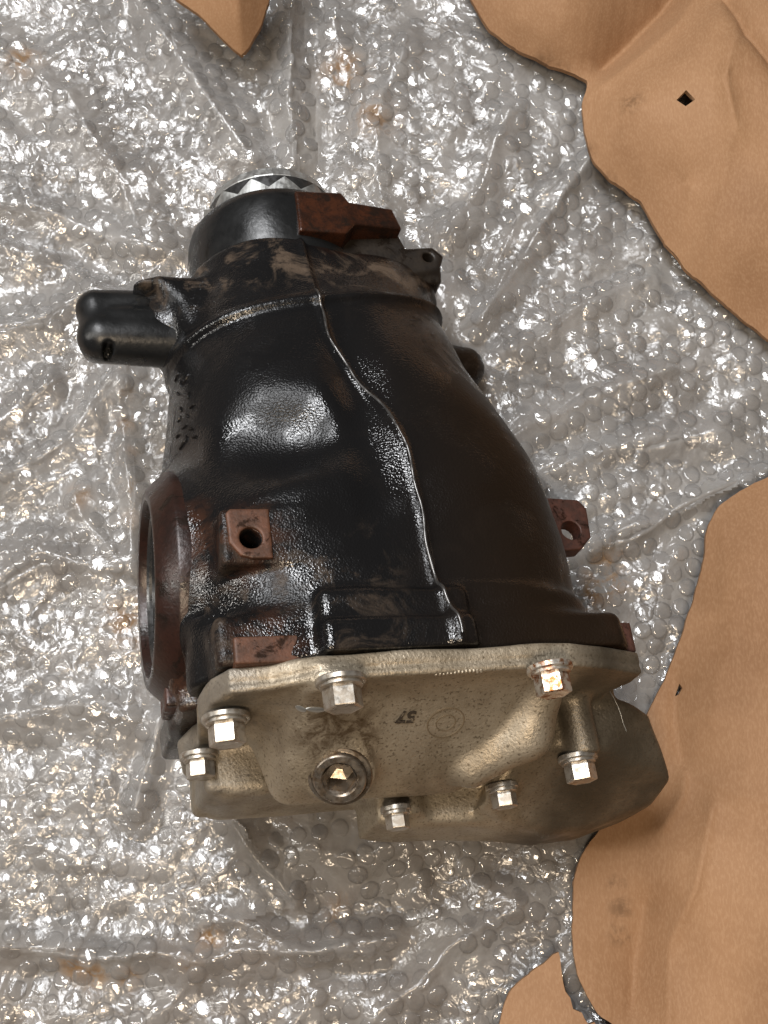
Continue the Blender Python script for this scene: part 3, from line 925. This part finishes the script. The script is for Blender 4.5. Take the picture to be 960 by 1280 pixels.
# lugs with holes
def lug_pad(U, V, W):
    d = smax(poly2(U, V, [(-82, 69), (-84, 67), (-83.5, 53), (-79, 47), (-74, 45.5), (-65, 45.5), (-65, 69)]), np.abs(W - 72.5) - 5.5, 1.0)
    return np.maximum(d, -cyl(U, V, W, (-74, 55, 50), (-74, 55, 90), 5.0))
casting('upper_lug', lug_pad, (-94, 38, 62), (-60, 75, 81), 0.6, M_RUST, unit)
def lug_right(U, V, W):
    d = smax(poly2(U, V, [(90, 107), (117, 105), (121, 100), (120, 83), (113, 76), (90, 74)]), np.abs(W - 8) - 5.5, 1.2)
    return np.maximum(d, -cyl(U, V, W, (109, 87, -10), (109, 87, 30), 5.4))
casting('right_lug', lug_right, (86, 70, 0), (126, 112, 16), 0.7, M_RUSTLUG, unit)
casting('bolt_pad', lambda U, V, W: box(U, V, W, (-71, 5, 70.5), (14, 6, 6.5), 1.0), (-92, -4, 60), (-52, 16, 82), 0.8, M_RUST, unit)
casting('bolt_pad', lambda U, V, W: box(U, V, W, (92, 8, 56), (10, 7.5, 10), 1.2), (78, -4, 42), (106, 20, 70), 0.9, M_RUSTLUG, unit)
casting('bolt_pad', lambda U, V, W: box(U, V, W, (-103, 12, -6), (3, 7.5, 12), 1.2), (-112, 0, -24), (-96, 24, 10), 0.8, M_RUSTLUG, unit)

# bracket beside the nose
def bracket(U, V, W):
    d = smax(poly2(U, V, [(-30, 248), (-26, 264), (8, 262), (10, 270), (34, 268), (38, 256), (54, 258), (60, 252), (56, 242), (34, 236), (-10, 236)]), np.abs(W - 17) - 11, 3)
    d = smin(d, box(U, V, W, (22, 241, 8), (36, 5, 16), 3), 4)
    return np.maximum(d, -cyl(U, V, W, (50, 250, 0), (50, 250, 50), 3.2))
casting('nose_bracket', bracket, (-38, 230, -14), (66, 276, 34), 0.9, M_CAST, unit)
def rustblock(U, V, W):
    d = smax(poly2(U, V, [(-26, 252), (-26, 279), (0, 280), (4, 274), (30, 275), (34, 262), (6, 259), (0, 252)]), np.abs(W - 30) - 12 + 0.17 * np.maximum(U - 2, 0), 1.5)
    return d
casting('machined_block', rustblock, (-32, 246, 14), (40, 286, 46), 0.8, M_OILRUST, unit)

# ------------------------------------------------------------------ rear cover
FLANGE = [(-93, 58), (-87, 72), (-70, 74), (-52, 84), (0, 86), (60, 87), (76, 82), (100, 70), (101, 58), (92, 40), (92, -60), (84, -80), (-60, -82), (-80, -76), (-93, -58), (-96, -30), (-91, -4), (-95, 24)]
def cover(U, V, W):
    fl = smax(poly2(U, W, FLANGE) - 0.0, np.abs(V + 6) - 5.5, 2.0)
    # lip
    d = fl
    # sloping dome
    dome = smax(-0.84 * V + 0.54 * W - 48, -V - 46, 12)
    dome = smax(dome, 0.88 * (U - 50) - 0.48 * (V + 10), 9)
    dome = smax(dome, -0.93 * (U + 60) + 0.2 * (W - 40) - 0.3 * (V + 25), 8)
    dome = smax(dome, W - 74, 14)
    dome = smax(dome, -W + 4, 6)
    dome = smax(dome, V + 2, 2)
    d = smin(d, dome, 8)
    # rounded rib that sweeps down from the upper right bolt
    rib = smin(capsule(U, V, W, (56, -4, 62), (51, -27, 41), 12, 11), capsule(U, V, W, (51, -27, 41), (28, -37, 25), 11, 10), 8)
    d = smin(d, rib, 5)
    # lower ground between rib and lobe
    fill = smax(smax(-0.84 * V + 0.54 * W - 29, -V - 36, 5), np.abs(U - 60) - 42, 6)
    fill = smax(smax(fill, smax(W - 62, V + 2, 2), 8), -W - 40, 4)
    d = smin(d, fill, 6)
    # big lobe on the right
    lobe = smax(poly2(U, V, [(70, -2), (88, -2), (104, -11), (123, -18), (137, -46), (132, -55), (104, -62), (80, -63), (52, -56), (40, -50)]), np.abs(W + 8) - 42, 4)
    lobe = smax(lobe, 0.34 * (U - 88) + 0.36 * (-V - 30) + 0.87 * W - 31, 3.5)
    lobe = smax(lobe, -0.86 * V + 0.5 * W - 46 + 0.05 * np.abs(U - 95), 2.5)
    d = smin(d, lobe, 3.5)
    # ledge under the dome
    ledge = smax(poly2(U, V, [(-8, -4), (-8, -51), (6, -54), (28, -55), (50, -57), (80, -60), (100, -4)]), np.abs(W + 34) - 21, 3)
    ledge = smax(ledge, -0.80 * V + 0.6 * W - 35.5, 5)
    d = smin(d, ledge, 3)
    d = smin(d, smax(box(U, V, W, (0, -20, -40), (80, 18, 30), 8), -V - 34, 3), 5)
    # pillar of the right lower bolt
    d = smin(d, cyl(U, V, W, (78, -2, 40), (80, -38, 36), 8, 7.5, 2), 5)
    # pillar of the left bolts
    d = smin(d, cyl(U, V, W, (-85, -4, 42), (-85, -16, 42), 11, 10.5, 2), 5)
    d = smin(d, cyl(U, V, W, (-88, -4, -24), (-88, -16, -24), 10, 9, 2), 5)
    d = smin(d, cyl(U, V, W, (-45, -4, 76), (-45, -14, 74), 12, 11, 2), 5)
    # boss round the plug
    pa = np.array([-35, -37, 31.0]); ax = PLUG_AX
    d = smin(d, cyl(U, V, W, pa - ax * 22, pa + ax * 2.5, 18, 15.5, 2), 5)
    # left ribs
    d = smin(d, box(U, V, W, (-74, -16, -36), (15, 17, 28), 4), 5)
    # seats for bolts
    d = smin(d, cyl(U, V, W, (47, -36, 10), (47, -48, 10), 8, 7.5, 2), 4)
    d = smin(d, cyl(U, V, W, (6, -40, -14), (6, -51, -14), 9, 8.5, 2), 6)
    d = d + 0.9 * np.exp(-((V + 7.2) / 1.1) ** 2) * np.clip((W - 66) / 6, 0, 1)
    d = smax(d, -cyl(U, V, W, pa - ax * 14, pa + ax * 8, 9.6), 1)
    d = d + 0.35 * np.sin(U * 0.11 + np.sin(V * 0.1)) * np.sin(W * 0.09 + V * 0.08)
    return d
PLUG_AX = np.array([-0.25, -0.66, 0.71]); PLUG_AX /= np.linalg.norm(PLUG_AX)
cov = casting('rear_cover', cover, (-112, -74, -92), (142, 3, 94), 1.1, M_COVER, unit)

def bolt(p, axis, size, mat, roll, washer=True):
    b = link('bolt', None, None, unit)
    b.matrix_local = frame(p, axis, roll)
    r = size / 2 / math.cos(math.pi / 6)
    prof = [(0.01, -2), (r * 0.9, -2), (r, 0.5), (r, size * 0.55), (r * 0.98, size * 0.58), (r * 0.87, size * 0.61), (r * 0.8, size * 0.595), (0.01, size * 0.58)]
    vs, fs = [], []
    hd = lathe('bolt_head', prof[1:], 6, mat, b, Matrix.Identity(4), None, False)
    lathe('washer', [(r * 0.8, -5), (r * 1.26, -4.8), (r * 1.3, -4.4), (r * 1.3, -2.6), (r * 1.25, -2.2), (r * 1.12, -2.1), (r * 1.12, -0.9), (r * 1.0, -0.5), (r * 0.8, -0.2)], 40, mat, b, Matrix.Identity(4))
    return b
BA = (0, -1, 0)
def at_plane(px, py, axis, val):
    d = ROT.T @ ray(px, py); c = ROT.T @ (CAM - ORG)
    return c + d * (val - c[axis]) / d[axis]
for px, py, v, sz, m, rl in ((427, 862, -18, 13.8, M_BOLT, 0.15), (689, 846, -18, 13, M_RUSTBOLT, 0.45), (283, 908, -19, 13.6, M_BOLT, 0.3), (250, 954, -20, 11.5, M_BOLT, 0.35),
                             (724, 957, -42, 12.4, M_BOLT, 0.4), (629, 993, -48, 10.4, M_BOLT, 0.3), (496, 1021, -52, 9.6, M_BOLT, 0.2)):
    p = at_plane(px, py, 1, v)
    bolt(p, BA, sz, m, rl)

# fill plug with hexagon socket
pl = link('fill_plug', None, None, unit)
pl.matrix_local = frame(np.array([-35, -37, 31.0]) + PLUG_AX * 2.2, PLUG_AX, 0.2) @ Matrix.Scale(0.88, 4)
lathe('plug_rim', [(16.2, -1), (16.2, 1.4), (15.6, 2.4), (14.2, 2.6), (13.9, 2.0), (13.5, 2.1), (13.1, 4.6), (12.5, 5.2), (9.3, 5.2), (8.4, 4.2)], 64, M_PLUG, pl, Matrix.Identity(4))
lathe('hexagon_socket', [(9.4, 4.6), (8.4, 3.2), (8.2, -9), (3, -10.5), (0.01, -10.5)], 6, M_PLUG, pl, Matrix.Identity(4), None, False)


# ------------------------------------------------------------------ marks on the cover
CT = tree_of(cov)
def on_cover(px, py):
    o = ROT.T @ (CAM - ORG); d = ROT.T @ ray(px, py)
    hit, nrm, _, _ = CT.ray_cast(Vector(o) * S, Vector(d).normalized())
    return hit, nrm
h, n = on_cover(557, 903)
def surf_frame(h, n, up_px, dn_px):
    h2, _ = on_cover(*up_px); h1, _ = on_cover(*dn_px)
    y = (h2 - h1); y = (y - n * y.dot(n)).normalized()
    x = y.cross(n)
    return Matrix(((x.x, y.x, n.x, h.x), (x.y, y.y, n.y, h.y), (x.z, y.z, n.z, h.z), (0, 0, 0, 1)))
MF = surf_frame(h, n, (561, 893), (553, 913))
em = link('cast_emblem', None, None, cov); em.matrix_local = MF
for nm, r, w in (('emblem_ring', 8.4, 0.42), ('emblem_ring', 4.4, 0.36)):
    lathe(nm, [(r - w, -1), (r - w * 0.6, 0.28), (r, 0.4), (r + w * 0.6, 0.28), (r + w, -1)], 56, M_GRIME, em, Matrix.Identity(4))
hs, ns = on_cover(508, 895)
raised_text('57', 0.0085, 0.0003, M_INK, cov, surf_frame(hs, ns, (506, 903), (510, 886)) @ Matrix.Translation((0, 0, 0.0002)), 'ink_stamp', 0.0003)
rr = random.Random(8)
for i in range(13):   # worn raised characters along the flange
    px = 545 + i * 4.7
    hc, nc = on_cover(px, 843.5 - 0.42 * i)
    if hc is None: continue
    o = lathe('raised_mark', [(0.01, 0.5), (0.75, 0.4), (1.0, 0.0), (1.05, -0.6)], 8, M_COVER, cov, Matrix.Translation(hc) @ nc.to_track_quat('Z', 'Y').to_matrix().to_4x4() @ Matrix.Diagonal((0.7, rr.uniform(0.9, 1.5), 1, 1)))

# worn raised foundry marks on the left flank of the housing
rr = random.Random(21)
for px, py in ((221, 472), (226, 480), (233, 474), (222, 492), (236, 494), (240, 508), (226, 512), (234, 520), (224, 524), (230, 534), (238, 536), (222, 545), (233, 548), (243, 546), (228, 556)):
    o = ROT.T @ (CAM - ORG); d = ROT.T @ ray(px, py)
    h, n, _, _ = HT.ray_cast(Vector(o) * S, Vector(d).normalized())
    if h is None: continue
    mk = lathe('raised_mark', [(0.01, 0.9), (0.8, 0.8), (1.1, 0.3), (1.2, -1.0)], 8, M_HOUSE, house,
               Matrix.Translation(h) @ n.to_track_quat('Z', 'Y').to_matrix().to_4x4() @ Matrix.Rotation(rr.uniform(0, 3), 4, 'Z') @ Matrix.Diagonal((0.8, rr.uniform(1.6, 3.2), 1, 1)))

# two silver spots below the upper bolt: clean metal with its wet highlight painted in
for px, py, sx, sy in ((376, 886, 2.6, 1.7), (395, 887, 4.2, 1.6)):
    h, n = on_cover(px, py)
    lathe('bright_spot', [(0.01, 0.35), (0.6, 0.3), (0.95, 0.1), (1.05, -0.4)], 10, M_SILVER, cov, Matrix.Translation(h) @ n.to_track_quat('Z', 'Y').to_matrix().to_4x4() @ Matrix.Diagonal((sx, sy, 1, 1)))

# scratch along the crest of the lobe
sp_ = [on_cover(px, py)[0] for px, py in ((762, 864), (767, 872), (772, 882), (776, 893), (779, 904), (783, 914))]
sp_ = [p for p in sp_ if p is not None]
if len(sp_) > 2:
    tube('scratch', sp_, 0.00025, M_SILVER, cov, 5)
